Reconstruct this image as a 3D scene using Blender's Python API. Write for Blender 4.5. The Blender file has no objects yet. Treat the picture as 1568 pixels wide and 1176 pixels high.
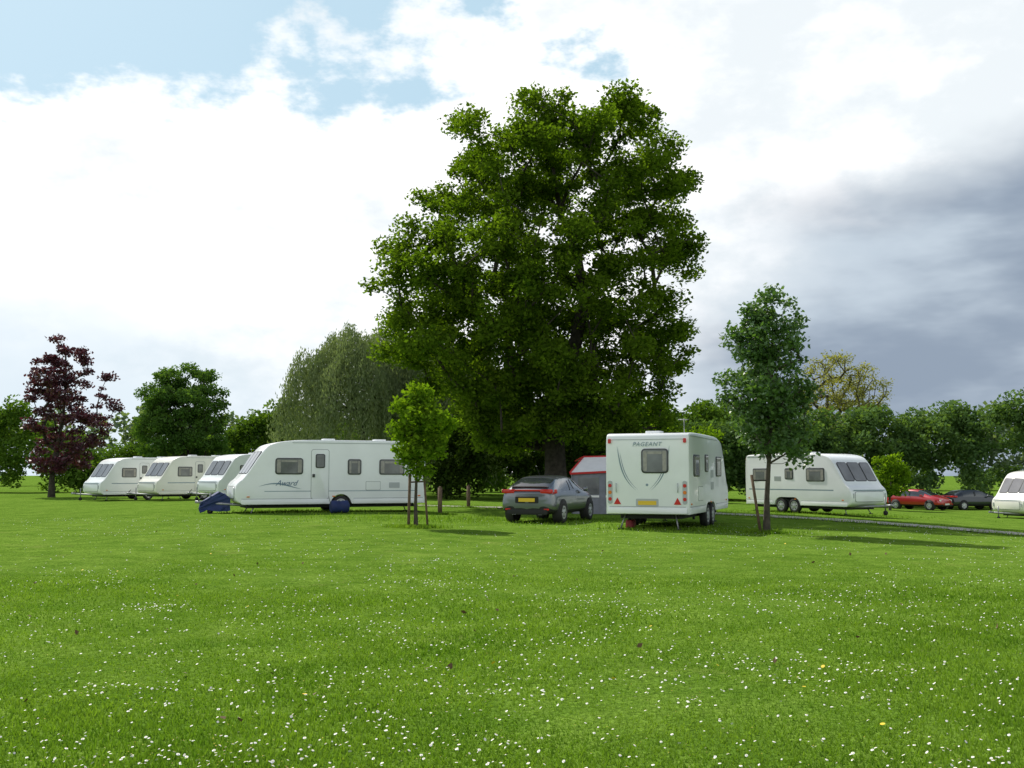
import bpy, bmesh, math, random
import numpy as np
from mathutils import Vector, Matrix
random.seed(3)
rng = np.random.default_rng(11)
scene = bpy.context.scene
R = math.radians
SUN = Vector((-0.6*math.cos(R(48)), 0.8*math.cos(R(48)), math.sin(R(48)))).normalized()

# ------------------------------------------------------------------ helpers
def link(o, parent=None):
    scene.collection.objects.link(o)
    if parent is not None:
        o.parent = parent
    return o
def empty(name, loc=(0,0,0), rz=0, s=1):
    e = bpy.data.objects.new(name, None); e.location = loc; e.rotation_euler[2] = R(rz)
    e.scale = (s,s,s); e.empty_display_size = .3
    return link(e)
GX = [-200,-60,-24,-12,-6,0,4,13,22,27,40,200]
GZ = [-.1,-.1,-.05,.12,.14,.03,0,-.2,-.55,-.7,-.75,-.75]
def gz(x, y):
    t = np.clip((np.asarray(y, float)-8)/20, 0, 1); t = t*t*(3-2*t)
    return np.interp(x, GX, GZ)*t
def mesh_np(name, verts, faces, mats, parent=None, midx=None, smooth=False):
    me = bpy.data.meshes.new(name)
    verts = np.asarray(verts, np.float32); faces = np.asarray(faces, np.int32)
    n, k = faces.shape
    me.vertices.add(len(verts)); me.vertices.foreach_set("co", verts.ravel())
    me.loops.add(n*k); me.loops.foreach_set("vertex_index", faces.ravel())
    me.polygons.add(n); me.polygons.foreach_set("loop_start", np.arange(0, n*k, k, dtype=np.int32))
    if midx is not None: me.polygons.foreach_set("material_index", np.asarray(midx, np.int32))
    if smooth: me.polygons.foreach_set("use_smooth", np.ones(n, bool))
    me.update(calc_edges=True); me.validate()
    for m in (mats if isinstance(mats, (list,tuple)) else [mats]): me.materials.append(m)
    o = bpy.data.objects.new(name, me)
    return link(o, parent)

# ------------------------------------------------------------------ materials
def newmat(name):
    m = bpy.data.materials.new(name); m.use_nodes = True
    nt = m.node_tree; nt.nodes.clear()
    out = nt.nodes.new("ShaderNodeOutputMaterial")
    return m, nt, out
def pmat(name, col, rough=.5, metal=0, var=.0, scale=3, coat=0, spec=.5):
    m, nt, out = newmat(name)
    b = nt.nodes.new("ShaderNodeBsdfPrincipled")
    b.inputs["Roughness"].default_value = rough; b.inputs["Metallic"].default_value = metal
    b.inputs["Coat Weight"].default_value = coat; b.inputs["Specular IOR Level"].default_value = spec
    nt.links.new(b.outputs[0], out.inputs[0])
    if var > 0:
        tc = nt.nodes.new("ShaderNodeTexCoord"); no = nt.nodes.new("ShaderNodeTexNoise")
        no.inputs["Scale"].default_value = scale; no.inputs["Detail"].default_value = 5
        nt.links.new(tc.outputs["Object"], no.inputs["Vector"])
        r = nt.nodes.new("ShaderNodeValToRGB")
        r.color_ramp.elements[0].position = .3; r.color_ramp.elements[1].position = .7
        r.color_ramp.elements[0].color = tuple(c*(1-var) for c in col)+(1,)
        r.color_ramp.elements[1].color = tuple(min(1, c*(1+var)) for c in col)+(1,)
        nt.links.new(no.outputs[0], r.inputs[0]); nt.links.new(r.outputs[0], b.inputs["Base Color"])
    else:
        b.inputs["Base Color"].default_value = tuple(col)+(1,)
    return m
def leafmat(name, c1, c2, tr=.35, gloss=.0, scale=.5, tcol=(1.7,1.7,.5)):
    m, nt, out = newmat(name); N = nt.nodes; Lk = nt.links
    geo = N.new("ShaderNodeNewGeometry"); tc = N.new("ShaderNodeTexCoord")
    no = N.new("ShaderNodeTexNoise"); no.inputs["Scale"].default_value = scale; no.inputs["Detail"].default_value = 2
    Lk.new(tc.outputs["Object"], no.inputs["Vector"])
    ma = N.new("ShaderNodeMath"); ma.operation = 'MULTIPLY_ADD'
    Lk.new(geo.outputs["Random Per Island"], ma.inputs[0]); ma.inputs[1].default_value = .55
    m2 = N.new("ShaderNodeMath"); m2.operation = 'MULTIPLY_ADD'
    Lk.new(no.outputs[0], m2.inputs[0]); m2.inputs[1].default_value = 1.5; m2.inputs[2].default_value = -.5
    Lk.new(m2.outputs[0], ma.inputs[2])
    mix = N.new("ShaderNodeMix"); mix.data_type = 'RGBA'
    Lk.new(ma.outputs[0], mix.inputs[0]); mix.inputs[6].default_value = c1+(1,); mix.inputs[7].default_value = c2+(1,)
    d = N.new("ShaderNodeBsdfDiffuse"); t = N.new("ShaderNodeBsdfTranslucent")
    br = N.new("ShaderNodeMix"); br.data_type = 'RGBA'; br.blend_type = 'MULTIPLY'; br.inputs[0].default_value = 1
    Lk.new(mix.outputs[2], br.inputs[6]); br.inputs[7].default_value = tcol+(1,)
    Lk.new(mix.outputs[2], d.inputs[0]); Lk.new(br.outputs[2], t.inputs[0])
    s1 = N.new("ShaderNodeMixShader"); s1.inputs[0].default_value = tr
    Lk.new(d.outputs[0], s1.inputs[1]); Lk.new(t.outputs[0], s1.inputs[2])
    last = s1
    if gloss > 0:
        g = N.new("ShaderNodeBsdfGlossy"); g.inputs["Roughness"].default_value = .4
        s2 = N.new("ShaderNodeMixShader"); s2.inputs[0].default_value = gloss
        Lk.new(s1.outputs[0], s2.inputs[1]); Lk.new(g.outputs[0], s2.inputs[2]); last = s2
    Lk.new(last.outputs[0], out.inputs[0])
    return m
M_white = pmat("caravan_white", (.80,.83,.84), .28, var=.04, scale=1.5, coat=.3)
M_cream = pmat("caravan_cream", (.79,.78,.71), .3, var=.04, scale=1.5, coat=.3)
M_trim = pmat("caravan_grey_trim", (.42,.45,.47), .4)
M_line = pmat("caravan_seam", (.25,.27,.28), .5)
M_frame = pmat("window_frame", (.035,.037,.04), .35)
M_pane = pmat("window_pane", (.17,.175,.18), .08, var=.35, scale=1.7)
M_panef = pmat("front_window_pane", (.2,.2,.22), .06, var=.3, scale=1.2)
M_curt = pmat("curtain", (.33,.31,.29), .6, var=.2, scale=9)
M_dark = pmat("underside_dark", (.02,.02,.02), .8)
M_tyre = pmat("tyre", (.02,.02,.021), .8)
M_hub = pmat("hub", (.5,.51,.53), .35, .4)
M_steel = pmat("galvanised_steel", (.3,.31,.32), .5, .6, var=.2, scale=8)
M_red = pmat("lamp_red", (.55,.02,.015), .2)
M_orange = pmat("lamp_orange", (.7,.2,.02), .2)
M_plate = pmat("plate_yellow", (.75,.5,.03), .4)
M_platew = pmat("plate_white", (.7,.7,.7), .4)
M_blue = pmat("blue_decal", (.09,.16,.27), .4)
M_gdecal = pmat("grey_decal", (.22,.3,.36), .4)
M_bluecloth = pmat("blue_cloth", (.013,.03,.12), .7, var=.3, scale=4)
M_bark = pmat("bark", (.04,.034,.026), .95, var=.5, scale=6)
M_bark2 = pmat("bark_light", (.065,.055,.042), .95, var=.4, scale=9)
M_wood = pmat("stake_wood", (.12,.08,.05), .9, var=.3, scale=12)

# ------------------------------------------------------------------ ground
def grass_material():
    m, nt, out = newmat("grass"); N = nt.nodes; Lk = nt.links
    tc = N.new("ShaderNodeTexCoord")
    def noise(s, det=4, rough=.6, vec=None):
        n = N.new("ShaderNodeTexNoise"); n.inputs["Scale"].default_value = s
        n.inputs["Detail"].default_value = det; n.inputs["Roughness"].default_value = rough
        Lk.new(vec or tc.outputs["Object"], n.inputs["Vector"]); return n
    def ramp(src, a, b, ca, cb):
        r = N.new("ShaderNodeValToRGB"); e = r.color_ramp.elements
        e[0].position = a; e[1].position = b; e[0].color = ca+(1,); e[1].color = cb+(1,)
        Lk.new(src.outputs[0], r.inputs[0]); return r
    def mixc(f, a, b, mode='MIX'):
        x = N.new("ShaderNodeMix"); x.data_type = 'RGBA'; x.blend_type = mode
        if isinstance(f, float): x.inputs[0].default_value = f
        else: Lk.new(f, x.inputs[0])
        Lk.new(a, x.inputs[6]); Lk.new(b, x.inputs[7]); return x.outputs[2]
    big = ramp(noise(.13, 4), .35, .68, (.105,.20,.020), (.145,.25,.030))
    mid = ramp(noise(1.3, 6, .7), .36, .66, (.062,.135,.014), (.20,.30,.05))
    fine = ramp(noise(22, 3, .8), .35, .68, (.5,.55,.5), (1.42,1.38,1.45))
    mp = N.new("ShaderNodeMapping"); mp.inputs["Rotation"].default_value[2] = R(-24); mp.inputs["Scale"].default_value = (.5,.08,1)
    Lk.new(tc.outputs["Object"], mp.inputs[0])
    mow = ramp(noise(1.0, 4, .6, mp.outputs[0]), .35, .65, (.92,.93,.92), (1.06,1.05,1.06))
    c = mixc(.5, big.outputs[0], mid.outputs[0])
    c = mixc(1.0, c, fine.outputs[0], 'MULTIPLY'); c = mixc(1.0, c, mow.outputs[0], 'MULTIPLY')
    dry = ramp(noise(.7, 7, .75), .58, .74, (0,0,0), (1,1,1))
    dc = N.new("ShaderNodeRGB"); dc.outputs[0].default_value = (.23,.235,.08,1)
    mul = N.new("ShaderNodeMath"); mul.operation = 'MULTIPLY'; Lk.new(dry.outputs[0], mul.inputs[0]); mul.inputs[1].default_value = .5
    c = mixc(mul.outputs[0], c, dc.outputs[0])
    b = N.new("ShaderNodeBsdfDiffuse"); Lk.new(c, b.inputs["Color"])
    bp = N.new("ShaderNodeBump"); bp.inputs["Strength"].default_value = .8; bp.inputs["Distance"].default_value = .06
    Lk.new(noise(9, 5, .75).outputs[0], bp.inputs["Height"]); Lk.new(bp.outputs[0], b.inputs["Normal"])
    Lk.new(b.outputs[0], out.inputs[0]); return m
M_grass = grass_material()
xs = np.concatenate([[-1600,-800,-400,-200,-120], np.arange(-80, 90, 1.0), [120,200,400,800,1600]])
ys = np.concatenate([[-400,-100,-30], np.arange(-5, 110, 1.0), [140,200,400,900,2000]])
Xg, Yg = np.meshgrid(xs, ys)
Zg = gz(Xg, Yg) + .012*np.sin(Xg*.9+Yg*.5)*np.sin(Yg*.7-.3*Xg)*(Yg > 6)*(np.abs(Xg) < 80)
V = np.stack([Xg, Yg, Zg], -1).reshape(-1, 3); nx = len(xs); ny = len(ys)
ii, jj = np.meshgrid(np.arange(ny-1), np.arange(nx-1), indexing='ij')
q = (ii*nx+jj).ravel()
mesh_np("grass_field", V, np.stack([q, q+1, q+nx+1, q+nx], 1), M_grass, smooth=True)

# road
M_road = pmat("road_gravel", (.33,.32,.27), .9, var=.35, scale=3)
rp = np.array([(-4.5,46.5),(-2.5,46),(1,45.5),(4,44.3),(9,42),(12.2,38),(14.2,33.5),(16.2,29),(20,22),(27,12)], float)
t = np.linspace(0, len(rp)-1, 160)
cx = np.interp(t, np.arange(len(rp)), rp[:,0]); cy = np.interp(t, np.arange(len(rp)), rp[:,1])
for _ in range(25):
    cx[1:-1] = (cx[:-2]+2*cx[1:-1]+cx[2:])/4; cy[1:-1] = (cy[:-2]+2*cy[1:-1]+cy[2:])/4
dx = np.gradient(cx); dy = np.gradient(cy); ln = np.hypot(dx, dy); nxv = -dy/ln; nyv = dx/ln
rows = []
for w in np.linspace(-.95, .95, 7):
    ww = w + (.14*np.sin(np.arange(160)*1.7)+.08*np.sin(np.arange(160)*.6) if abs(w) > .9 else 0)
    x = cx+nxv*ww; y = cy+nyv*ww; rows.append(np.stack([x, y, gz(x, y)+.028], 1))
V = np.concatenate(rows); F = []
for r in range(6):
    for i in range(159): F.append((r*160+i, r*160+i+1, (r+1)*160+i+1, (r+1)*160+i))
mesh_np("gravel_road", V, F, M_road, smooth=True)
ROADX, ROADY, RNX, RNY = cx.copy(), cy.copy(), nxv.copy(), nyv.copy()

# ------------------------------------------------------------------ foliage
def unit(v): return v/np.maximum(np.linalg.norm(v, axis=-1, keepdims=True), 1e-6)
def leaf_quads(c, L, W, up=.25, adir=None):
    n = len(c)
    nr = unit(rng.normal(size=(n,3))); nr[:,2] = np.abs(nr[:,2])+up; nr = unit(nr)
    a = rng.normal(size=(n,3)) if adir is None else adir+rng.normal(size=(n,3))*.25
    a = unit(a-nr*np.sum(a*nr, 1, keepdims=True)) if adir is None else unit(a)
    b = unit(np.cross(nr, a))
    s = rng.uniform(.65, 1.3, (n,1)); L = L*s; W = W*s
    v = np.stack([c-a*L/2, c+b*W/2-nr*W*.12, c+a*L/2, c-b*W/2-nr*W*.12], 1).reshape(-1, 3)
    return v, np.arange(4*n).reshape(-1, 4)
def crown_clumps(rows, yc, n, depth=.9, shell=.5):
    rows = sorted(rows); z = np.array([r[0] for r in rows]); a = np.array([r[1] for r in rows]); b = np.array([r[2] for r in rows])
    w = b-a
    zz = np.linspace(z[0], z[-1], 200); ww = np.interp(zz, z, w)**1.6+.02; cdf = np.cumsum(ww); cdf /= cdf[-1]
    pz = np.interp(rng.random(n), cdf, zz)
    lo = np.interp(pz, z, a); hi = np.interp(pz, z, b)
    th = rng.random(n)*2*math.pi; r = rng.random(n)**shell
    ymax = depth*np.maximum(hi-lo, .3*(w.max()))/2
    return np.stack([(lo+hi)/2+(hi-lo)/2*r*np.cos(th), yc+ymax*r*np.sin(th), pz], 1)
def skeleton_mesh(name, trunk, clumps, r_base, r_tip, mat, parent, fork=1, step=.9, sides=6, taper=.75):
    nodes = [np.array(p, float) for p in trunk]; par = [-1]+list(range(len(trunk)-1)); nt = len(trunk)
    ax = np.array(trunk[fork])
    order = np.argsort(np.linalg.norm((clumps-ax)*[1,1,.5], axis=1))
    tips = []
    arr = np.zeros((nt+len(clumps)*40, 3)); arr[:nt] = nodes; cnt = nt
    for i in order:
        c = clumps[i]; A = arr[:cnt]
        d = np.linalg.norm(A-c, axis=1)
        hor = np.hypot(A[:,0]-c[0], A[:,1]-c[1])
        cost = d+1.2*np.maximum(0, A[:,2]-c[2]+.35*hor); cost[:fork] += 100
        j = int(np.argmin(cost)); k = max(1, int(d[j]/step)); k = min(k, 30); p = A[j].copy(); last = j
        for s in range(1, k+1):
            t = s/k; q = p+(c-p)*t
            q[2] += -.12*d[j]*math.sin(math.pi*t)*.6
            if s < k: q = q+rng.normal(size=3)*.06*step*1.5
            arr[cnt] = q; par.append(last); last = cnt; cnt += 1
        tips.append(last)
    num = np.zeros(cnt)
    for tp in tips: num[tp] += 1
    for i in range(cnt-1, 0, -1): num[par[i]] += num[i]
    rad = r_tip*np.maximum(num, 1)**.5; rad = np.minimum(rad, r_base*.5)
    for i in range(nt):
        tt = i/(nt-1); rad[i] = r_base*(1-taper*tt)
    rad[0] = r_base*1.35
    P = arr[:cnt]; idx = np.arange(1, cnt); pa = np.array(par[1:])
    p0 = P[pa]; p1 = P[idx]; r0 = np.minimum(rad[pa], rad[idx]*1.35); r0[idx < nt] = rad[pa][idx < nt]; r1 = rad[idx]
    d = unit(p1-p0); ref = np.where(np.abs(d[:,2:3]) > .9, [[1,0,0]], [[0,0,1]])
    u = unit(np.cross(d, ref)); v = np.cross(d, u)
    ang = np.linspace(0, 2*math.pi, sides, endpoint=False)
    ring = u[:,None]*np.cos(ang)[None,:,None]+v[:,None]*np.sin(ang)[None,:,None]
    A0 = p0[:,None]+ring*r0[:,None,None]; A1 = p1[:,None]+ring*r1[:,None,None]
    V = np.concatenate([A0, A1], 1).reshape(-1, 3); m = len(idx)
    base = (np.arange(m)*2*sides)[:,None]; k = np.arange(sides)[None]
    F = np.stack([base+k, base+(k+1)%sides, base+sides+(k+1)%sides, base+sides+k], -1).reshape(-1, 4)
    mesh_np(name, V, F, mat, parent, smooth=True)
def tree(name, trunk, rows, yc, nclump, rclump, nleaf, L, W, lm, bm, r_base, r_tip, depth=.9, shell=.5, fork=1, flat=.7, step=.9, holes=(), taper=.75):
    e = empty(name)
    C = crown_clumps(rows, yc, nclump, depth, shell)
    for (hx, hz, hr) in holes:   # gaps through the crown
        k = (np.hypot(C[:,0]-hx, C[:,2]-hz) > hr); C = C[k]
    skeleton_mesh("branches", trunk, C, r_base, r_tip, bm, e, fork, step, taper=taper)
    rc = rclump*rng.uniform(.5, 1.45, len(C))
    per = rng.multinomial(nleaf, rc**2/np.sum(rc**2))
    idx = np.repeat(np.arange(len(C)), per)
    off = unit(rng.normal(size=(len(idx),3)))*(rng.random((len(idx),1))**.5)*rng.uniform(.8, 1.25, (len(idx),1))
    off[:,2] *= flat
    P = C[idx]+off*rc[idx][:,None]
    P = P[P[:,2] > .3]
    v, f = leaf_quads(P, L, W)
    mesh_np("foliage", v, f, lm, e)
    return e

LM_oak = leafmat("oak_leaves", (.038,.08,.008), (.135,.205,.022), .45, 0, .7, (1.8,1.9,.5))
tree("oak_tree", [(2.0,46,-.1),(1.95,46,1.6),(1.9,46,3.4),(2.2,46,5.5),(2.9,46.3,7.5),(3.3,46.4,9.5),(3.0,46.2,11.5),(2.2,46,13.5),(1.9,46,15.5)],
     [(18.7,.6,6.3),(18.0,-1.1,6.9),(16.9,-3.3,7.4),(15.0,-3.9,8.2),(13.3,-5.1,8.0),(11.2,-5.8,9.0),(9.7,-6.6,7.8),(8.4,-6.5,7.6),(7.2,-6.2,8.4),(5.8,-4.7,8.2),(4.4,-3.0,8.1),(3.4,-2.4,7.4),(2.7,-1.4,4.0)],
     46, 720, .72, 185000, .19, .125, LM_oak, M_bark, .62, .018, depth=.85, shell=.5, fork=2, step=.9, flat=.65, taper=.88,
     holes=[(2.35,13.4,1.0),(-1.9,12.2,.7),(7.4,10.6,.8),(5.2,9.3,.5),(-.6,8.5,.5),(8.2,7.0,.5),(.2,15.2,.5),(4.6,12.4,.5)])

LM_map = leafmat("maple_leaves", (.05,.12,.03), (.115,.205,.065), .32, .06, 1.5)
e = tree("maple_tree", [(6.9,28,-.1),(6.93,28,.9),(7.0,28,1.8),(7.1,28,3),(7.15,28,4.5),(7.2,28,6)],
     [(6.65,7.1,7.3),(6.2,6.5,7.8),(5.3,5.95,8.2),(4.6,6.1,8.1),(3.8,5.65,8.25),(2.7,6.0,8.15),(2.0,6.6,8.0)],
     28, 135, .33, 14500, .13, .09, LM_map, M_bark2, .085, .008, shell=.52, fork=2, step=.4, flat=.8)
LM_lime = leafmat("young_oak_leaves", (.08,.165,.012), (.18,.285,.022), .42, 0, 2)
e2 = tree("young_tree", [(-2.6,28,-.1),(-2.62,28,.7),(-2.6,28,1.5),(-2.55,28,2.4),(-2.55,28,3.3)],
     [(3.8,-2.7,-2.4),(3.4,-3.15,-1.85),(2.7,-3.3,-1.6),(2.0,-3.15,-1.65),(1.5,-2.8,-2.1)],
     28, 80, .26, 6800, .13, .085, LM_lime, M_bark2, .06, .007, shell=.5, fork=2, step=.35, flat=.8)
LM_cop = leafmat("copper_leaves", (.04,.014,.024), (.12,.036,.05), .25, .06, .5, (1.5,.9,.9))
tree("copper_beech_tree", [(-32.2,72,-.1),(-32.2,72,1.5),(-32,72,3.2),(-31.6,72,5.5),(-31.5,72,8),(-31.6,72,10.5)],
     [(11.2,-32.4,-31.0),(9.6,-33.5,-29.1),(7.6,-34.0,-27.6),(5.2,-34.1,-28.2),(2.9,-34.0,-28.8),(1.7,-33,-30.2)],
     72, 165, .52, 13000, .24, .16, LM_cop, M_bark, .2, .016, shell=.55, fork=2, flat=.5)
LM_rnd = leafmat("ash_leaves", (.05,.115,.025), (.12,.215,.05), .3, 0, .5)
tree("field_maple_tree", [(-27.3,85,-.1),(-27.3,85,2),(-27.3,85,4),(-27.3,85,8)],
     [(10.5,-28.3,-26.2),(9.9,-29.6,-24.9),(7.8,-30.7,-23.9),(5,-31,-23.5),(2.5,-30.2,-23.8),(1.5,-29,-25)],
     85, 300, .62, 46000, .22, .15, LM_rnd, M_bark, .25, .02, shell=.45, fork=2)
LM_yel = leafmat("budding_leaves", (.17,.18,.05), (.30,.30,.12), .4, 0, .6)
tree("budding_oak_tree", [(25.8,84,-.8),(25.8,84,2),(25.8,84,5),(26,84,8)],
     [(11.4,25.6,27),(10.3,23.8,29.6),(8.8,23.3,31),(6.5,23.3,30.6),(4.5,25,29)],
     84, 230, .6, 10000, .19, .12, LM_yel, M_bark2, .3, .022, shell=.5, fork=2)
tree("golden_shrub", [(22,60,-.7),(22,60,.2),(22.1,60,1),(22.1,60,2)],
     [(2.9,21.8,22.5),(2.2,21.2,23),(1.2,21,23.1),(.3,21.2,22.9)],
     60, 60, .32, 5000, .18, .11, LM_lime, M_bark2, .07, .01, shell=.5, fork=1, step=.5)

def bar(name, p0, p1, r, mat, parent, sides=8, r1=None):
    p0 = Vector(p0); p1 = Vector(p1); d = p1-p0
    bm = bmesh.new(); bmesh.ops.create_cone(bm, cap_ends=True, segments=sides, radius1=r, radius2=r if r1 is None else r1, depth=d.length)
    bmesh.ops.transform(bm, verts=bm.verts, matrix=Matrix.Translation((p0+p1)/2) @ d.to_track_quat('Z','Y').to_matrix().to_4x4())
    me = bpy.data.meshes.new(name); bm.to_mesh(me); bm.free(); me.materials.append(mat)
    for p in me.polygons: p.use_smooth = len(p.vertices) == 4
    return link(bpy.data.objects.new(name, me), parent)
bar("stake_1", (-2.80,27.9,-.1), (-2.77,27.9,1.55), .04, M_wood, e2)
bar("stake_2", (-2.28,28.1,-.1), (-2.42,28.1,1.65), .03, M_wood, e2)
bar("crossbar", (-2.80,27.95,1.3), (-2.38,28.1,1.32), .022, M_wood, e2)
bar("stake_1", (6.72,27.9,-.1), (6.5,27.9,1.5), .04, M_wood, e)
bar("tie", (6.53,27.9,1.35), (6.96,28,1.35), .02, M_dark, e)

# willow
def willow(name, domes, nst, lm):
    e = empty(name); P = []
    for (cx_, cy_, rx, ry, zt, zb) in domes:
        for _ in range(int(nst)):
            th = rng.random()*2*math.pi; r = rng.random()**.5
            lump = 1+.10*math.sin(th*5+cx_)+.06*math.sin(th*9)
            x = cx_+rx*r*lump*math.cos(th); y = cy_+ry*r*lump*math.sin(th)
            top = zb+(zt-zb)*math.sqrt(max(0, 1-min(1,r)**2.6))*(1+.10*math.sin(x*1.9+y*1.3)+.06*math.sin(x*4.1)) + rng.normal()*.12
            top = max(top, zb+1)
            l = rng.uniform(.8, 2.4) if rng.random() < .6 else rng.uniform(2.5, 7)
            zend = max(.7, top-l); k = int((top-zend)/.10)+3
            s = np.linspace(0, 1, k); sway = rng.normal(size=2)*.3
            outx = (x-cx_)*.10; outy = (y-cy_)*.10
            px = x+outx*np.sqrt(s)+sway[0]*s; py = y+outy*np.sqrt(s)+sway[1]*s; pz = top-(top-zend)*s
            P.append(np.stack([px, py, pz], 1)+rng.normal(size=(k,3))*.11)
    P = np.concatenate(P)
    v, f = leaf_quads(P, .22, .07, adir=np.array([[0,0,-.8]]))
    mesh_np("foliage", v, f, lm, e)
    for d in domes:
        C = np.stack([d[0]+rng.normal(size=30)*d[2]*.4, d[1]+rng.normal(size=30)*d[3]*.4, rng.uniform(d[4]*.5, d[4]*.75, 30)], 1)
        skeleton_mesh("branches", [(d[0],d[1],-.1),(d[0]+.1,d[1],1.5),(d[0],d[1],3.5),(d[0],d[1],6)], C, .4, .04, M_bark, e, 2)
LM_wil = leafmat("willow_leaves", (.12,.165,.075), (.22,.265,.14), .3, 0, .6, (1.4,1.5,.7))
willow("willow_tree", [(-9.6,66,4.7,4.6,10.4,5.0),(-4.4,68,4.6,4.5,9.8,5.0)], 2200, LM_wil)

# hedgerows / tree masses
def hedge(name, line, depth, dens, rclump, nleaf, L, W, lm, amp=.12, zmin=.2):
    line = np.array(line, float)
    seg = np.hypot(np.diff(line[:,0]), np.diff(line[:,1])); cum = np.concatenate([[0], np.cumsum(seg)])
    n = int(cum[-1]*dens); s = rng.random(n)*cum[-1]
    x = np.interp(s, cum, line[:,0]); y = np.interp(s, cum, line[:,1]); h = np.interp(s, cum, line[:,2])
    ph = rng.random(4)*6
    h = h*(1+amp*(np.sin(s*.55+ph[0])+.7*np.sin(s*1.23+ph[1])+.5*np.sin(s*2.7+ph[2])))
    top = rng.random(n)**.6
    z = gz(x, y)+zmin+(h-rclump*.6)*top
    yy = y+rng.uniform(-1, 1, n)*depth/2*np.sqrt(np.clip(1.05-top**3, 0, 1))
    C = np.stack([x+rng.normal(size=n)*.3, yy, z], 1)
    rc = rclump*rng.uniform(.6, 1.4, n)
    idx = np.repeat(np.arange(n), rng.multinomial(nleaf, rc**2/np.sum(rc**2)))
    off = unit(rng.normal(size=(len(idx),3)))*(rng.random((len(idx),1))**.45)
    P = C[idx]+off*rc[idx][:,None]*[1,1,.85]
    P = P[P[:,2] > gz(P[:,0], P[:,1])+.02]
    v, f = leaf_quads(P, L, W)
    return mesh_np(name, v, f, lm)
LM_hl = leafmat("hedge_leaves", (.05,.105,.016), (.13,.225,.035), .3, 0, .35)
LM_hr = leafmat("treeline_leaves", (.05,.105,.035), (.13,.215,.07), .3, 0, .3)
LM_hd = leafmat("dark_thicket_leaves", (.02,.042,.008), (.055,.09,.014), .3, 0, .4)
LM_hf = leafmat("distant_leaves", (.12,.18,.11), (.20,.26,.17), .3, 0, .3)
hedge("hedgerow", [(-75,92,9),(-50,93,8.2),(-43,93,7),(-38,93,4.0),(-31,93,4.2),(-26,93,6.0),(-22,92,7.0),(-18,90,6.4),(-12,88,5.0),(0,86,5.5)], 5, 10, 1.0, 80000, .32, .23, LM_hl)
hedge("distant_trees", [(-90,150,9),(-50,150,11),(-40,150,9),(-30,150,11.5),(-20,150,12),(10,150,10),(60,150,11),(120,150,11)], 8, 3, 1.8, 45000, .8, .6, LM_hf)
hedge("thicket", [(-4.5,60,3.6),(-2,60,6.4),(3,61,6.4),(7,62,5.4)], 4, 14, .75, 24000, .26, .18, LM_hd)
hedge("thicket", [(-7,76,6),(-3,76,7.5),(3,76,7.6),(8,77,7.6),(14,78,7.4),(20,79,6.4),(24,80,6.6)], 6, 14, .9, 60000, .32, .22, LM_hl)
hedge("hedgerow", [(12,73,5.6),(18,72,5.2),(25,72,6.8),(30,72,7.0),(34,71,7.0),(38,70,8.6),(45,69,8.8),(70,66,9)], 6, 12, .9, 120000, .28, .19, LM_hr, amp=.05)
hedge("sunlit_shrubs", [(4.5,64,3.6),(6.5,64,5.0),(9.5,64,5.4),(12.5,64,4.6)], 2.5, 8, .7, 8000, .24, .16, LM_lime)  # yellow sunlight on these shrubs is put into the lime leaf colour

# ------------------------------------------------------------------ modelling bits
def rrect(w, h, r, seg=4):
    r = min(r, w/2-.001, h/2-.001); pts = []
    for cx_, cy_, a0 in ((w/2-r,h/2-r,0),(-w/2+r,h/2-r,90),(-w/2+r,-h/2+r,180),(w/2-r,-h/2+r,270)):
        for i in range(seg+1):
            a = R(a0+90*i/seg); pts.append((cx_+r*math.cos(a), cy_+r*math.sin(a)))
    return pts
def prism(name, pts, t, mat, M, parent, bevel=0, z0=0.0):
    bm = bmesh.new()
    vs = [bm.verts.new((x, y, z0)) for x, y in pts]; f = bm.faces.new(vs)
    ex = bmesh.ops.extrude_face_region(bm, geom=[f])
    top = [g for g in ex['geom'] if isinstance(g, bmesh.types.BMVert)]
    bmesh.ops.translate(bm, verts=top, vec=(0,0,t))
    bmesh.ops.recalc_face_normals(bm, faces=bm.faces)
    if bevel:
        ed = [e for e in bm.edges if all(abs(v.co.z-(z0+t)) < 1e-5 for v in e.verts)]
        bmesh.ops.bevel(bm, geom=ed, offset=bevel, segments=2, profile=.5, affect='EDGES')
    bmesh.ops.transform(bm, verts=bm.verts, matrix=M)
    me = bpy.data.meshes.new(name); bm.to_mesh(me); bm.free(); me.materials.append(mat)
    me.polygons.foreach_set("use_smooth", [True]*len(me.polygons)); me.set_sharp_from_angle(angle=R(35))
    return link(bpy.data.objects.new(name, me), parent)
def panel(name, w, h, t, r, mat, M, parent, bevel=0): return prism(name, rrect(w, h, r), t, mat, M, parent, bevel)
def frameM(o, X, Y, Z):
    m = Matrix.Identity(4)
    for i, c in enumerate((X, Y, Z, o)):
        for k in range(3): m[k][i] = c[k]
    return m
def sideM(x, y, z, side):
    return frameM((x,y,z), (-side,0,0), (0,0,1), (0,side,0))
def rearM(x, y, z): return frameM((x,y,z), (0,-1,0), (0,0,1), (-1,0,0))
def frontM(x, y, z, t): return frameM((x,y,z), (0,1,0), (-math.sin(t),0,math.cos(t)), (math.cos(t),0,math.sin(t)))
def lathe(name, prof, mat, M, parent, seg=28):
    V = []; F = []; n = len(prof)
    for i in range(seg):
        a = 2*math.pi*i/seg
        for r, y in prof: V.append(M @ Vector((r*math.cos(a), y, r*math.sin(a))))
    for i in range(seg):
        for k in range(n-1): F.append((i*n+k, ((i+1)%seg)*n+k, ((i+1)%seg)*n+k+1, i*n+k+1))
    o = mesh_np(name, [tuple(v) for v in V], F, mat, parent, smooth=True)
    return o
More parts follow.
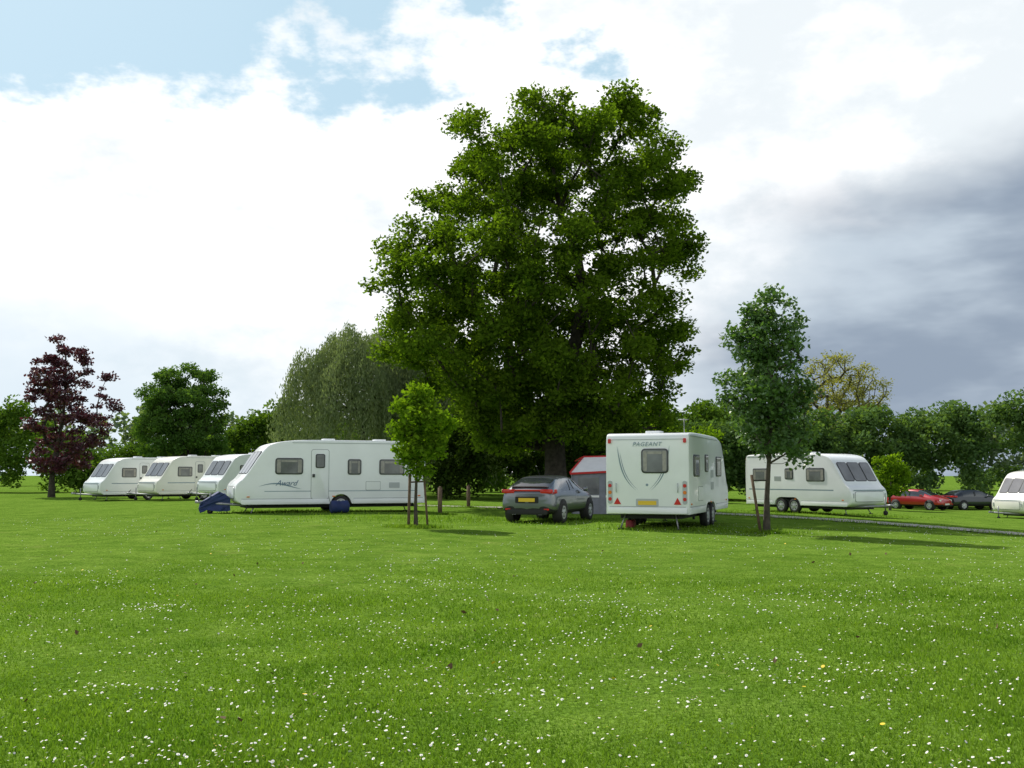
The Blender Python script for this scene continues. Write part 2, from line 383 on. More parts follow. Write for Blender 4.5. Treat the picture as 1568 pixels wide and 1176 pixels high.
def wheel(x, y, side, Rw, parent, w=.19, hub=M_hub):
    M = Matrix.Translation((x, y, Rw))
    lathe("tyre", [(Rw*.62,side*-.0), (Rw*.66,side*.02),(Rw*.93,side*.02),(Rw,-side*.02),(Rw,-side*(w-.03)),(Rw*.9,-side*w),(.01,-side*w)], M_tyre, M, parent)
    lathe("hub", [(.001,side*.03),(Rw*.18,side*.028),(Rw*.3,side*.012),(Rw*.56,side*.005),(Rw*.64,side*.02),(Rw*.66,side*-.02)], hub, M, parent)
    for k in range(6):
        a = k*math.pi/3
        c = Vector((x+math.cos(a)*Rw*.43, y+side*.008, Rw+math.sin(a)*Rw*.43))
        panel("hub_slot", Rw*.2, Rw*.12, .006, Rw*.05, M_dark, sideM(c.x, c.y, c.z, side) @ Matrix.Rotation(-side*a, 4, 'Z'), parent)
def window(parent, w, h, M, r=.08, curtain=True, pane=None):
    panel("window_frame", w, h, .022, r, M_frame, M, parent, .006)
    panel("window_pane", w-.07, h-.07, .006, r*.8, pane or M_pane, M @ Matrix.Translation((0,0,.0225)), parent)
    if curtain:
        for s in (-1, 1):
            panel("curtain", w*.13, h-.13, .003, .02, M_curt, M @ Matrix.Translation((s*(w*.5-.06-w*.065),0,.0288)), parent)
        panel("blind", w-.16-w*.26, .07, .003, .02, M_curt, M @ Matrix.Translation((0,h*.5-.11,.0288)), parent)
def strip(name, pts, wid, mat, M, parent, z=.006):
    V = []; n = len(pts)
    for i, (x, y) in enumerate(pts):
        a = pts[max(0,i-1)]; b = pts[min(n-1,i+1)]; d = Vector((b[0]-a[0], b[1]-a[1])).normalized()
        w = wid*math.sin(math.pi*(i+.4)/(n-.2))*.5
        for s in (-1, 1): V.append(tuple(M @ Vector((x-d.y*w*s, y+d.x*w*s, z))))
    F = [(2*i, 2*i+1, 2*i+3, 2*i+2) for i in range(n-1)]
    return mesh_np(name, V, F, mat, parent)
def text(body, size, M, parent, mat, shear=0.0, sp=1.0):
    c = bpy.data.curves.new("lettering", 'FONT'); c.body = body; c.size = size; c.shear = shear
    c.extrude = .002; c.align_x = 'CENTER'; c.space_character = sp; c.materials.append(mat)
    o = bpy.data.objects.new("lettering", c); link(o, parent); o.matrix_local = M @ Matrix.Translation((0,0,.008)); return o

def chaikin(p, it=2):
    for _ in range(it):
        q = [p[0]]
        for a, b in zip(p[:-1], p[1:]):
            q += [(a[0]*.75+b[0]*.25, a[1]*.75+b[1]*.25), (a[0]*.25+b[0]*.75, a[1]*.25+b[1]*.75)]
        q.append(p[-1]); p = q
    return p
def caravan(L, loc, rz, s=1.0, body=None, twin=False, W=2.2, H=2.6, axle=.45, zb=.34, covered=False):
    body = body or M_white
    e = empty("touring_caravan", (loc[0], loc[1], float(gz(loc[0], loc[1]))), rz, s)
    up = [(0.03,zb),(0,.6),(0,1.2),(0.0,2.0),(.03,H-.18),(.10,H-.02),(.35,H),(1.2,H+.02),(L-2.6,H+.02),(L-1.9,H-.01),(L-1.35,H-.09),(L-1.0,H-.27),(L-.33,1.27),(L-.10,1.12),(L,.92),(L,.58),(L-.07,.44),(L-.3,zb)]
    prof = chaikin(up, 2)
    xa = L*axle; axs = [xa-.4, xa+.4] if twin else [xa]
    x1 = axs[-1]; x0 = axs[0]; ra = .39
    arch = []
    for i in range(9):
        a = math.pi*i/16; arch.append((x1+ra*math.cos(a), max(zb, .30+ra*math.sin(a))))
    arch = arch+[(x0-(x-x1), z) for x, z in arch][::-1]
    pts = prof+[(x1+ra+.02, zb)]+arch[1:-1]+[(x0-ra-.02, zb)]
    bm = bmesh.new(); vs = [bm.verts.new((x, -W/2, z)) for x, z in pts]; f = bm.faces.new(vs)
    ex = bmesh.ops.extrude_face_region(bm, geom=[f]); top = [g for g in ex['geom'] if isinstance(g, bmesh.types.BMVert)]
    bmesh.ops.translate(bm, verts=top, vec=(0,W,0)); bmesh.ops.recalc_face_normals(bm, faces=bm.faces)
    ed = [g for g in bm.edges if abs(g.verts[0].co.y-g.verts[1].co.y) < 1e-5 and max(g.verts[0].co.z, g.verts[1].co.z) > zb+.06 and not (min(g.verts[0].co.x,g.verts[1].co.x) > x0-ra-.05 and max(g.verts[0].co.x,g.verts[1].co.x) < x1+ra+.05 and g.verts[0].co.z < 1.2)]
    bmesh.ops.bevel(bm, geom=ed, offset=.045, segments=3, profile=.5, affect='EDGES')
    me = bpy.data.meshes.new("body"); bm.to_mesh(me); bm.free(); me.materials.append(body)
    me.polygons.foreach_set("use_smooth", [True]*len(me.polygons)); me.set_sharp_from_angle(angle=R(30))
    link(bpy.data.objects.new("body", me), e)
    panel("chassis", L-.8, W-.6, .12, .05, M_dark, Matrix.Translation((L/2-.05,0,zb-.13)), e)
    for x in axs:
        for sd in (-1, 1): wheel(x, sd*(W/2-.03), sd, .32, e)
    bar("axle", (xa, -W/2+.2, .32), (xa, W/2-.2, .32), .05, M_dark, e)
    for x in (.35, L-.75):
        for sd in (-1, 1):
            bar("corner_steady", (x, sd*(W/2-.45), zb-.02), (x-.14 if x < 1 else x+.14, sd*(W/2-.35), .03), .022, M_steel, e)
            panel("steady_foot", .14, .14, .03, .02, M_dark, Matrix.Translation((x-.14 if x < 1 else x+.14, sd*(W/2-.35), .003)), e)
    for sd in (-1, 1): bar("a_frame", (L-.6, sd*.7, zb-.04), (L+.95, 0, .40), .045, M_steel, e)
    bar("hitch", (L+.85,0,.40), (L+1.2,0,.43), .05, M_steel, e); bar("hitch_handle", (L+1.1,0,.46),(L+.95,0,.62), .02, M_dark, e)
    bar("jockey_post", (L+.7,.12,.74), (L+.7,.12,.2), .03, M_steel, e)
    lathe("jockey_wheel", [(.01,-.03),(.1,-.03),(.1,.03),(.01,.03)], M_tyre, Matrix.Translation((L+.7,.12,.1)), e, 16)
    if covered:
        bm = bmesh.new(); pr = [(.04,.14),(.04,.55),(.2,.72),(.42,.80),(.72,.60),(1.0,.44),(1.08,.20),(1.02,.04),(.7,.2),(.4,.1)]
        n_ = len(pr)
        for sd in (-1, 1):
            for px_, pz_ in pr: bm.verts.new((L+px_, sd*max(.08,(.42-.32*px_)), pz_))
        bm.verts.ensure_lookup_table()
        for i in range(n_-1): bm.faces.new([bm.verts[i], bm.verts[i+1], bm.verts[n_+i+1], bm.verts[n_+i]])
        bm.faces.new([bm.verts[i] for i in range(n_)]); bm.faces.new([bm.verts[n_+i] for i in range(n_)][::-1])
        bmesh.ops.triangulate(bm, faces=bm.faces); bmesh.ops.subdivide_edges(bm, edges=bm.edges, cuts=2, use_grid_fill=True)
        for v_ in bm.verts: v_.co += Vector((random.uniform(-.02,.02), random.uniform(-.04,.04), random.uniform(-.03,.01)))
        bmesh.ops.recalc_face_normals(bm, faces=bm.faces)
        me = bpy.data.meshes.new("hitch_cover"); bm.to_mesh(me); bm.free(); me.materials.append(M_bluecloth); link(bpy.data.objects.new("hitch_cover", me), e)
    for sd in (-1, 1):
        segs = [(.1, x0-ra-.06), (x1+ra+.06, L-.22)]
        for a, b in segs:
            panel("skirt", b-a, .17, .018, .02, body, sideM((a+b)/2, sd*W/2, zb+.095, sd), e, .006)
            panel("skirt_seam", b-a, .014, .006, .003, M_line, sideM((a+b)/2, sd*W/2, zb+.195, sd), e)
        panel("awning_rail", L-2.1, .025, .018, .005, M_trim, sideM(.15+(L-2.1)/2, sd*(W/2-.01), H-.09, sd), e)
        for x in (.25, L*.5, L-.45): panel("marker_lamp", .1, .04, .02, .01, M_orange, sideM(x, sd*W/2, zb+.27, sd), e)
    t = math.atan2(.67, 1.06); cxf, czf = L-.668, 1.80
    cw = (W-.26)/3
    for k in (-1, 0, 1):
        window(e, cw+(.08 if k == 0 else -.05), .96, frontM(cxf, k*(cw+.03), czf, t), .1, curtain=False, pane=M_panef)
    panel("front_locker", W-.5, .4, .02, .08, body, frontM(L-.002, 0, .76, 0), e, .006)
    panel("front_locker_seam", W-.46, .44, .006, .09, M_line, frontM(L-.002, 0, .76, 0), e)
    for sd in (-1, 1):
        panel("front_grab_handle", .04, .2, .03, .015, M_trim, frontM(L-.002, sd*(W/2-.14), .8, 0), e)
    for x in (L*.22, L*.5):
        panel("roof_vent", .45, .45, .08, .08, M_white, Matrix.Translation((x, .1, H+.015)), e, .02)
    for sd in (-1, 1):
        panel("rear_marker", .08, .12, .025, .02, M_red, rearM(0.005, sd*(W/2-.11), H-.22), e)
    panel("rear_bumper", W-.12, .16, .05, .03, body, rearM(.02, 0, zb+.09), e, .015)
    panel("number_plate", .5, .11, .008, .01, M_plate, rearM(-.001, 0, .72), e)
    return e
def door(e, x, side, W, body, h=1.75, w=.62, z0=.52):
    M = sideM(x, side*W/2, z0+h/2, side)
    panel("door_seam", w+.03, h+.03, .004, .09, M_line, M, e)
    panel("door_leaf", w, h, .012, .08, body, M, e, .004)
    window(e, w*.55, .5, M @ Matrix.Translation((0,h*.27,.012)), .06, curtain=False)
    panel("door_handle", .09, .12, .03, .02, M_frame, M @ Matrix.Translation((-w*.38*side,-.05,.012)), e)

# --- caravan side on, left of centre
L = 6.9; W = 2.2
e = caravan(L, (-3.72,40.05), 203, 1.02, axle=.46, covered=True)
window(e, .98, .58, sideM(L-1.85, W/2, 1.68, 1), .1)
door(e, L-2.95, 1, W, M_white)
window(e, .5, .56, sideM(L-4.2, W/2, 1.66, 1), .08)
window(e, .95, .56, sideM(L-5.6, W/2, 1.66, 1), .08)
text("Award", .27, sideM(L-1.75, W/2, 1.0, 1), e, M_blue, .45)
strip("decal_swoosh", [(-.95+.06*i, .05+.10*math.sin(i*.17)) for i in range(26)], .05, M_gdecal, sideM(L-1.75, W/2, .92, 1), e)
panel("side_band", L-1.3, .025, .003, .01, M_gdecal, sideM((L-1.3)/2+.3, W/2, .80, 1), e)
panel("locker_seam", .55, .32, .004, .03, M_line, sideM(L-4.9, W/2, .98, 1), e)
panel("locker", .525, .295, .008, .03, M_white, sideM(L-4.9, W/2, .98, 1), e)
panel("fridge_vent", .4, .2, .012, .02, M_trim, sideM(L-5.7, W/2, 1.0, 1), e)
wc = empty("water_container", (-6.15,36.75,float(gz(-6.1,36.6))), 203)
lathe("barrel", [(.01,-.33),(.17,-.33),(.22,-.29),(.22,-.1),(.205,-.08),(.205,.08),(.22,.1),(.22,.29),(.17,.33),(.01,.33)], M_bluecloth, Matrix.Translation((0,0,.23)) @ Matrix.Rotation(R(90),4,'Z'), wc)
bar("handle_bar", (.3,.0,.24), (.42,.1,.62), .012, M_steel, wc)

# --- caravan seen from behind, right of centre
L = 6.3; W = 2.28
e = caravan(L, (3.69,28.12), 69, 1.02, W=W, axle=.5, twin=True, zb=.42)
window(e, .74, .66, rearM(0, -.22, 1.84), .1)
text("PAGEANT", .16, rearM(0, -.0, 2.24), e, M_gdecal, .3, 1.15)
for sx in (-1, 1):
    a = [(-.1+sx*(.72-.06*math.sin(i*.13)-(.52*(i/24)**3.2)), .5-1.2*i/24) for i in range(25)]
    strip("decal_arc", a, .035, M_gdecal, rearM(0, 0, 1.75), e)
    a = [(x-sx*.05, y+.02) for x, y in a[4:]]
    strip("decal_arc", a, .016, M_blue, rearM(0, 0, 1.75), e)
    panel("lamp_cluster", .12, .62, .02, .05, M_trim, rearM(0, sx*(W/2-.12), 1.0), e)
    for z_, mt_ in ((1.18,M_red),(1.0,M_orange),(.82,M_red)):
        panel("rear_lamp", .095, .095, .012, .045, mt_, rearM(-.02, sx*(W/2-.12), z_), e)
    prism("reflector", [(-.1,-.08),(.1,-.08),(0,.1)], .012, M_red, rearM(-.001, sx*(W/2-.32), .76), e)
    bar("grab_handle", (-.05, sx*(W/2-.3), 1.0), (-.05, sx*(W/2-.3), 1.25), .014, M_trim, e)
panel("badge", .07, .07, .008, .035, M_gdecal, rearM(0, 0, 1.2), e)
panel("plate_surround", .62, .2, .006, .03, M_trim, rearM(0.002, 0, .73), e)
panel("rear_panel_seam", W-.2, .012, .004, .003, M_line, rearM(0, 0, .62), e)
panel("rear_panel_seam", W-.2, .012, .004, .003, M_line, rearM(0, 0, 2.42), e)
window(e, .85, .6, sideM(1.0, -W/2, 1.72, -1), .08)
window(e, .5, .5, sideM(2.5, -W/2, 1.8, -1), .08)
window(e, .9, .6, sideM(4.5, -W/2, 1.72, -1), .08)
panel("fridge_vent", .42, .22, .012, .02, M_trim, sideM(3.4, -W/2, 1.5, -1), e)
panel("fridge_vent", .42, .22, .012, .02, M_trim, sideM(3.4, -W/2, 1.15, -1), e)
panel("locker_seam", .7, .4, .004, .03, M_line, sideM(1.6, -W/2, .95, -1), e)
panel("locker", .67, .37, .008, .03, M_white, sideM(1.6, -W/2, .95, -1), e)
door(e, 3.6, 1, W, M_white)
bar("aerial_mast", (1.6,-.7,2.6), (1.6,-.7,3.05), .012, M_steel, e)
bar("aerial_boom", (1.4,-.7,3.02), (1.85,-.7,3.02), .01, M_steel, e)
bar("aerial_rod", (1.5,-.85,3.02), (1.5,-.55,3.02), .007, M_steel, e); bar("aerial_rod", (1.65,-.82,3.02), (1.65,-.58,3.02), .007, M_steel, e)
bt = empty("waste_container", (3.25,29.1,0), 69)
panel("tank", .42, .22, .22, .06, pmat("red_plastic", (.3,.02,.03), .5), Matrix.Translation((.4,0,.01)), bt, .04)
bar("tank_cap", (.25,0,.23), (.25,0,.27), .05, M_dark, bt)
# --- three caravans at far left
def generic_left(L, loc, rz, s, body):
    e = caravan(L, loc, rz, s, body=body, axle=.45)
    window(e, .95, .58, sideM(L-1.85, W/2, 1.68, 1), .08)
    door(e, L-2.85, 1, W, body)
    window(e, .9, .56, sideM(L-4.2, W/2, 1.68, 1), .08)
    panel("side_band", L-1.0, .05, .003, .01, M_gdecal, sideM((L-1.0)/2+.25, W/2, 1.02, 1), e)
    panel("front_band", W-.3, .05, .003, .01, M_gdecal, frontM(L-.002, 0, 1.03, 0), e)
    return e
W = 2.2
generic_left(5.8, (-21.3,65.6), 228, .98, M_white)
generic_left(5.8, (-17.3,63.6), 228, .98, M_cream)
generic_left(5.8, (-12.9,60.6), 228, .98, M_white)
# --- twin axle caravan at right
L = 6.3
e = caravan(L, (11.9,48.8), -60, 1.0, twin=True, axle=.42)
window(e, 1.05, .58, sideM(L-1.95, -W/2, 1.68, -1), .08)
window(e, .5, .5, sideM(L-3.5, -W/2, 1.72, -1), .08)
window(e, .95, .58, sideM(1.0, -W/2, 1.68, -1), .08)
panel("side_band", L-1.2, .05, .003, .01, M_gdecal, sideM((L-1.2)/2+.25, -W/2, 1.02, -1), e)
panel("fridge_vent", .42, .22, .012, .02, M_trim, sideM(2.1, -W/2, 1.5, -1), e)
panel("front_band", W-.3, .04, .003, .01, M_gdecal, frontM(L-.002, 0, 1.03, 0), e)
# --- caravan at the right edge
generic_left(5.6, (29.35,52.4), 198, .93, M_cream)

# ------------------------------------------------------------------ cars
def car(loc, rz, s, paint):
    e = empty("parked_car", (loc[0], loc[1], float(gz(loc[0], loc[1]))), rz, s)
    glass = pmat("car_glass", (.03,.036,.04), .04, coat=.8, spec=.9)
    S = [(-2.12,.66,.42,.55,.72,.60,.78,.80),(-2.08,.80,.30,.55,.86,.66,.93,.95),(-1.98,.86,.27,.6,.93,.66,1.0,1.02),(-1.84,.875,.25,.6,.96,.66,1.06,1.10),
         (-1.62,.88,.25,.6,.965,.64,1.18,1.24),(-1.30,.885,.25,.6,.96,.62,1.30,1.36),(-.9,.885,.24,.6,.95,.62,1.36,1.42),(-.2,.885,.24,.6,.93,.62,1.385,1.45),
         (.35,.885,.24,.6,.92,.60,1.34,1.41),(.85,.885,.25,.6,.92,.58,1.16,1.22),(1.3,.88,.25,.6,.92,.62,.985,1.0),(1.7,.87,.25,.58,.84,.6,.90,.92),
         (2.0,.8,.26,.5,.74,.55,.78,.79),(2.13,.62,.32,.45,.6,.45,.63,.64)]
    V = []; F = []; mi = []; n = 14
    for (x,w,zb,zm,zt,wr,zg,zr) in S:
        h = [(0,zb),(w*.8,zb),(w*.98,zb+.12),(w*1.0,zm),(w*.95,zt),(wr,zg),(wr*.82,zr),(0,zr+.012)]
        ring = h+[(-y, z) for y, z in h[6:0:-1]]
        V += [(x, y, z) for y, z in ring]
    for i in range(len(S)-1):
        for j in range(n):
            F.append((i*n+j, i*n+(j+1)%n, (i+1)*n+(j+1)%n, (i+1)*n+j)); m = 0
            if j in (4, 9) and 5 <= i <= 8: m = 1
            if j in (5,6,7,8) and (3 <= i <= 4 or 8 <= i <= 9): m = 1
            if j in (0,1,12,13): m = 2
            mi.append(m)
    me = bpy.data.meshes.new("body")
    allF = [tuple(f) for f in F]+[tuple(range(n)), tuple(range((len(S)-1)*n, len(S)*n))[::-1]]
    me.from_pydata(V, [], allF); mi += [0, 0]
    for m in (paint, glass, M_dark): me.materials.append(m)
    me.polygons.foreach_set("material_index", mi); me.polygons.foreach_set("use_smooth", [True]*len(allF)); me.update()
    bm = bmesh.new(); bm.from_mesh(me); bmesh.ops.recalc_face_normals(bm, faces=bm.faces); bm.to_mesh(me); bm.free()
    o = link(bpy.data.objects.new("body", me), e); md = o.modifiers.new("s", 'SUBSURF'); md.levels = 2; md.render_levels = 2
    for x in (-1.3, 1.33):
        for sd in (-1, 1):
            lathe("wheel_arch", [(.01,sd*.0),(.37,sd*.0),(.37,-sd*.25)], M_dark, Matrix.Translation((x, sd*.888, .35)), e)
            wheel(x, sd*.885, sd, .315, e, w=.2)
    for sd in (-1, 1):
        panel("tail_lamp", .36, .12, .10, .03, M_red, rearM(-1.99, sd*.60, .955), e, .01)
        panel("tail_lamp_side", .2, .12, .03, .03, M_red, sideM(-1.90, sd*.835, .955, sd), e, .01)
        panel("mirror", .2, .13, .1, .05, paint, sideM(.75, sd*.88, 1.0, sd) , e, .02)
        panel("bumper_reflector", .16, .05, .02, .01, M_red, rearM(-2.09, sd*.62, .42), e)
        panel("exhaust_trim", .16, .08, .03, .03, M_hub, rearM(-2.08, sd*.42, .30), e)
        panel("pillar", .05, .34, .01, .01, M_dark, sideM(-.28, sd*.765, 1.16, sd) @ Matrix.Rotation(R(-30), 4, 'X'), e)
        panel("head_lamp", .38, .14, .06, .05, M_platew, frontM(2.0, sd*.5, .66, .3), e, .01)
    panel("light_bar", .9, .05, .09, .02, M_red, rearM(-1.99, 0, .985), e)
    panel("spoiler", 1.2, .03, .12, .012, paint, rearM(-1.82, 0, 1.10), e, .01)
    panel("number_plate", .52, .11, .015, .01, M_plate, rearM(-2.125, 0, .70), e)
    panel("plate_recess", .75, .2, .01, .03, M_dark, rearM(-2.108, 0, .70), e)
    panel("lower_bumper", 1.3, .16, .05, .05, M_dark, rearM(-2.07, 0, .34), e, .02)
    panel("badge", .1, .08, .02, .03, M_hub, rearM(-2.06, 0, .88), e)
    panel("front_plate", .52, .11, .01, .01, M_platew, frontM(2.14, 0, .42, 0), e)
    bar("roof_aerial", (-1.0,0,1.44), (-1.25,0,1.68), .006, M_dark, e)
    return e
P_grey = pmat("paint_grey", (.15,.165,.185), .28, .65, coat=1)
P_red = pmat("paint_red", (.45,.015,.02), .3, .1, coat=1)
P_dark = pmat("paint_dark", (.02,.025,.035), .3, .3, coat=1)
car((1.26,33.53), 68, 1.02, P_grey)
car((25.3,64.0), -55, .88, P_red)
car((29.4,66.0), 15, .88, P_dark)

# ------------------------------------------------------------------ awning
aw = empty("caravan_awning", (2.3,39.6,float(gz(3,39))), -8)
M_canv = pmat("awning_grey", (.2,.21,.25), .8, var=.15, scale=5)
M_canw = pmat("awning_white", (.8,.8,.8), .7, var=.05, scale=4)
M_canr = pmat("awning_red", (.5,.02,.02), .7)
def poly(name, pts, mat, par):
    return mesh_np(name, pts, [tuple(range(len(pts)))], mat, par)
poly("front_wall", [(0,0,0),(3.2,0,0),(3.2,0,1.70),(0,0,1.55)], M_canv, aw)
poly("side_wall", [(0,0,0),(0,2.4,0),(0,2.4,2.0),(0,0,1.55)], M_canv, aw)
poly("end_wall", [(3.2,0,0),(3.2,2.4,0),(3.2,2.4,2.1),(3.2,0,1.70)], M_canv, aw)
poly("roof", [(-.06,-.06,1.56),(3.26,-.06,1.72),(3.26,1.5,2.25),(.35,1.5,2.2)], M_canw, aw)
poly("roof_back", [(.35,1.5,2.2),(3.26,1.5,2.25),(3.26,2.6,2.15),(-.06,2.6,2.05)], M_canw, aw)
poly("roof_valance", [(-.06,-.065,1.50),(3.26,-.065,1.66),(3.26,-.065,1.74),(-.06,-.065,1.58)], M_canr, aw)
bar("roof_trim_side", (-.06,-.06,1.58), (.35,1.5,2.21), .035, M_canr, aw)
bar("roof_trim_top", (.35,1.5,2.21), (3.26,1.5,2.26), .035, M_canr, aw)
bar("roof_trim_back", (.35,1.5,2.21), (-.06,2.6,2.06), .03, M_canr, aw)
for x in (.65, 1.7, 2.7):
    poly("window_panel", [(x-.4,-.01,.75),(x+.4,-.01,.75),(x+.4,-.01,1.4),(x-.4,-.01,1.4)], M_pane, aw)
    poly("white_band", [(x-.4,-.012,.63),(x+.4,-.012,.63),(x+.4,-.012,.71),(x-.4,-.012,.71)], M_canw, aw)
for x in (0, 3.2): bar("pole", (x,-.02,0), (x,-.02,1.55), .02, M_steel, aw)
for (x, y) in ((-2.6,37.2),(-1.9,45),(.1,56),(-6.6,54)):
    b = empty("timber_post", (x, y, float(gz(x, y))))
    bar("post", (0,0,-.1), (0,0,.95), .08, M_wood, b); bar("post_cap", (0,0,.95), (0,0,1.0), .08, M_wood, b, r1=.03)

# ------------------------------------------------------------------ grass blades and flowers
n = 260000
y = 3.8*(20/3.8)**rng.random(n); x = rng.uniform(-1, 1, n)*(.56*y+.6)
patch = np.sin(x*1.1+y*.6)*np.sin(y*1.3-x*.4)+.6*np.sin(x*3.1+1)*np.sin(y*2.7)
fade = np.clip((20-y)/7, .15, 1)
h = rng.uniform(.015, .042, len(x))*(1+.3*patch)*fade; wd = rng.uniform(.0025, .005, len(x))*(1+y*.06)
tx = []; ty = []
for (cx_, cy_, rr, k) in ((-2.6,28,.35,1500),(6.9,28,.3,1000),(6.5,28,.2,300),(-2.6,37.2,.3,400),(-1.9,45,.3,400),(-8,38.2,1.6,1500),(-1,33,3,2500),(5,28.5,1.4,1500),(14,46,2.5,1500)):
    tx.append(cx_+rng.normal(size=k)*rr); ty.append(cy_+rng.normal(size=k)*rr*.6)
i_ = rng.integers(0, 160, 9000); sg = rng.choice([-1,1], 9000)*(.95+np.abs(rng.normal(size=9000))*.15-.12)
tx.append(ROADX[i_]+RNX[i_]*sg+rng.normal(size=9000)*.15); ty.append(ROADY[i_]+RNY[i_]*sg+rng.normal(size=9000)*.15)
tx = np.concatenate(tx); ty = np.concatenate(ty)
x = np.concatenate([x, tx]); y = np.concatenate([y, ty]); h = np.concatenate([h, rng.uniform(.04,.12,len(tx))]); wd = np.concatenate([wd, np.full(len(tx), .014)])
a = rng.random(len(x))*2*math.pi; lean = rng.uniform(.1, .9, len(x)); la = rng.random(len(x))*2*math.pi
z = gz(x, y)-.003
p0 = np.stack([x-np.cos(a)*wd, y-np.sin(a)*wd, z], 1); p1 = np.stack([x+np.cos(a)*wd, y+np.sin(a)*wd, z], 1)
p2 = np.stack([x+np.cos(la)*h*lean, y+np.sin(la)*h*lean, z+h], 1)
LM_gr = leafmat("grass_blades", (.07,.155,.014), (.19,.295,.038), .38, 0, .9, (1.5,1.6,.6))
mesh_np("grass_blades", np.stack([p0,p1,p2], 1).reshape(-1,3), np.arange(3*len(x)).reshape(-1,3), LM_gr)

M_petal = pmat("daisy_petal", (.8,.8,.79), .7); M_yc = pmat("daisy_centre", (.75,.5,.03), .7)
def discs(px, py, hz, r, tilt, k=7):
    n = len(px); nr = np.stack([rng.normal(size=n)*tilt-.1, rng.normal(size=n)*tilt, np.ones(n)], 1); nr = unit(nr)
    a = unit(np.cross(nr, np.array([[0.3,1,0]]))); b = np.cross(nr, a)
    c = np.stack([px, py, gz(px, py)+hz], 1); th = np.linspace(0, 2*math.pi, k, endpoint=False)
    V = c[:,None]+(a[:,None]*np.cos(th)[None,:,None]+b[:,None]*np.sin(th)[None,:,None])*r[:,None,None]
    return V.reshape(-1,3), np.arange(n*k).reshape(-1,k), nr
fx = []; fy = []
for _ in range(520):
    y_ = 4.4*(32/4.4)**(random.random()**.85); x_ = random.uniform(-1,1)*(.56*y_+.5); k = int(rng.exponential(14))+1
    sp = random.uniform(.08,.42)*(1+y_*.06)
    fx.append(x_+rng.normal(size=k)*sp*1.7); fy.append(y_+rng.normal(size=k)*sp)
y_ = 4.2*(34/4.2)**(rng.random(1500)**.85); fx.append(rng.uniform(-1,1,1500)*(.56*y_+.5)); fy.append(y_)
fx = np.concatenate(fx); fy = np.concatenate(fy); k = fy > 3.5; fx = fx[k]; fy = fy[k]
hz = rng.uniform(.025,.045,len(fx)); r = rng.uniform(.005,.0108,len(fx))
v1, f1, _ = discs(fx, fy, hz, r, .4)
v2, f2, _ = discs(fx, fy, hz+.003, r*.33, .1)
mesh_np("daisies", np.concatenate([v1, v2]), np.concatenate([f1, f2+len(v1)]), [M_petal, M_yc], midx=[0]*len(f1)+[1]*len(f2))
y_ = 4.5*(26/4.5)**rng.random(26); x_ = rng.uniform(-1,1,26)*(.54*y_)
v1, f1, _ = discs(x_, y_, np.full(26,.05), rng.uniform(.012,.017,26), .3, 9)
mesh_np("dandelions", v1, f1, pmat("dandelion_yellow", (.8,.55,.02), .7))
y_ = 6*(26/6)**rng.random(50); x_ = rng.uniform(-1,1,50)*(.54*y_)
P = np.stack([x_, y_, gz(x_, y_)+.03], 1); v, f = leaf_quads(P, .06, .04)
mesh_np("fallen_leaves", v, f, pmat("dead_leaf", (.12,.07,.03), .8))

# ------------------------------------------------------------------ sky
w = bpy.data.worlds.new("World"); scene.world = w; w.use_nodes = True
nt = w.node_tree; N = nt.nodes; Lk = nt.links; N.clear()
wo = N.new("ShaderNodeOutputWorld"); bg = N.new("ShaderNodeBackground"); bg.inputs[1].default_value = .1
Lk.new(bg.outputs[0], wo.inputs[0])
sky = N.new("ShaderNodeTexSky"); sky.sky_type = 'NISHITA'; sky.sun_disc = False
sky.sun_elevation = R(48); sky.sun_rotation = math.atan2(SUN.x, SUN.y); sky.dust_density = 1.5
tc = N.new("ShaderNodeTexCoord"); sep = N.new("ShaderNodeSeparateXYZ"); Lk.new(tc.outputs["Generated"], sep.inputs[0])
def mt(op, a, b=None, c=None, clamp=False):
    n = N.new("ShaderNodeMath"); n.operation = op; n.use_clamp = clamp
    for i, q_ in enumerate((a, b, c)):
        if q_ is None: continue
        if isinstance(q_, (int, float)): n.inputs[i].default_value = q_
        else: Lk.new(q_, n.inputs[i])
    return n.outputs[0]
def ss(v, a, b):
    n = N.new("ShaderNodeMapRange"); n.interpolation_type = 'SMOOTHSTEP'; Lk.new(v, n.inputs[0])
    n.inputs[1].default_value = a; n.inputs[2].default_value = b; return n.outputs[0]
def nz(scale, det, off=(0,0,0), stretch=(1,1,1.8), rough=.55):
    mp = N.new("ShaderNodeMapping"); mp.inputs["Location"].default_value = off; mp.inputs["Scale"].default_value = stretch
    Lk.new(tc.outputs["Generated"], mp.inputs[0]); n = N.new("ShaderNodeTexNoise"); n.inputs["Scale"].default_value = scale
    n.inputs["Detail"].default_value = det; n.inputs["Roughness"].default_value = rough; Lk.new(mp.outputs[0], n.inputs["Vector"]); return n.outputs[0]
az = mt('ARCTAN2', sep.outputs[0], sep.outputs[1]); zz = sep.outputs[2]
n1 = nz(3.2, 5, (1.3,0,.2)); n2 = nz(6.5, 6, (4,2,1), rough=.6); n3 = nz(3.4, 5, (7,1,3), (1,1,3.0))
n1c = mt('SUBTRACT', n1, .5); n2c = mt('SUBTRACT', n2, .5)
def rgbmix(f, a, b):
    x_ = N.new("ShaderNodeMix"); x_.data_type = 'RGBA'; Lk.new(f, x_.inputs[0])
    for i, q_ in ((6,a),(7,b)):
        if isinstance(q_, tuple): x_.inputs[i].default_value = q_+(1,)
        else: Lk.new(q_, x_.inputs[i])
    return x_.outputs[2]
white = rgbmix(ss(mt('ADD', n2, mt('MULTIPLY', az, -.2)), .34, .58), (8.8,9.4,9.8), (12.0,12.0,12.0))
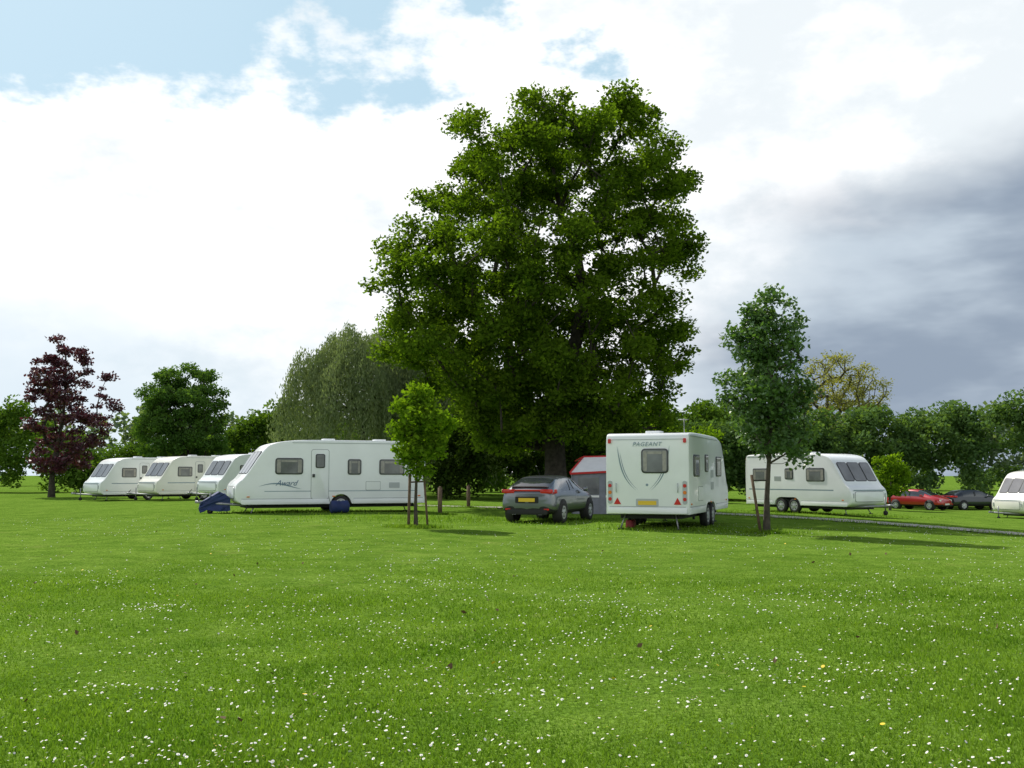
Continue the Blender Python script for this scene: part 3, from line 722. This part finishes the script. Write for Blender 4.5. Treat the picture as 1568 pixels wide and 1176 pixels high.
bv = mt('ADD', mt('ADD', zz, mt('MULTIPLY', az, -.25)), mt('ADD', mt('MULTIPLY', n1c, .26), mt('MULTIPLY', n2c, .46)))
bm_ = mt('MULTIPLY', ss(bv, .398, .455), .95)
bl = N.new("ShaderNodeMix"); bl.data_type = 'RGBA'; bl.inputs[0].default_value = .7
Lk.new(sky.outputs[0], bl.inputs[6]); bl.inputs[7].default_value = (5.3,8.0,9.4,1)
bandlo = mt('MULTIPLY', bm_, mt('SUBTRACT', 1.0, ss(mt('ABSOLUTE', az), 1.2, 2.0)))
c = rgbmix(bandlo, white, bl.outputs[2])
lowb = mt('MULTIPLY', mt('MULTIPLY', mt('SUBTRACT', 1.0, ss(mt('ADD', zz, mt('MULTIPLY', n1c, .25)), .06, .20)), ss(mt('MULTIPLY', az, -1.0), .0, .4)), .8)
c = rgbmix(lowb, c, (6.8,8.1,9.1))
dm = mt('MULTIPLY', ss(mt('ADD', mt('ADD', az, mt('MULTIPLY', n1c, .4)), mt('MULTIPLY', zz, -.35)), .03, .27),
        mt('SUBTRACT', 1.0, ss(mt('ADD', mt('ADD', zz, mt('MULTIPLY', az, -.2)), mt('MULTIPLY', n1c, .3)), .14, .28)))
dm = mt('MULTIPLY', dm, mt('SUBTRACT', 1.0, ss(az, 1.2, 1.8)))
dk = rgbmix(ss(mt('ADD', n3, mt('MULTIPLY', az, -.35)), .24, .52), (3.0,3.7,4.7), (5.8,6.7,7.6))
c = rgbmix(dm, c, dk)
c = rgbmix(mt('MULTIPLY', ss(mt('ADD', zz, mt('MULTIPLY', n1c, .2)), .50, .68), .85), c, sky.outputs[0])  # unseen sky overhead shaped darker, to lower ambient light on the ground
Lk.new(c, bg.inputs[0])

sl = bpy.data.lights.new("sun", 'SUN'); sl.energy = 5.0; sl.angle = R(.5); sl.color = (1,.95,.86)
so = link(bpy.data.objects.new("sun", sl)); so.rotation_euler = SUN.to_track_quat('Z','Y').to_euler(); so.location = (-20,30,40)

cam = bpy.data.cameras.new("camera"); cam.lens = 36; cam.sensor_width = 36; cam.clip_end = 5000
co = link(bpy.data.objects.new("camera", cam)); co.location = (0,0,1.5); co.rotation_euler = (R(90+5.07), 0, 0)
scene.camera = co
scene.view_settings.view_transform = 'Standard'; scene.view_settings.look = 'None'; scene.view_settings.exposure = 0
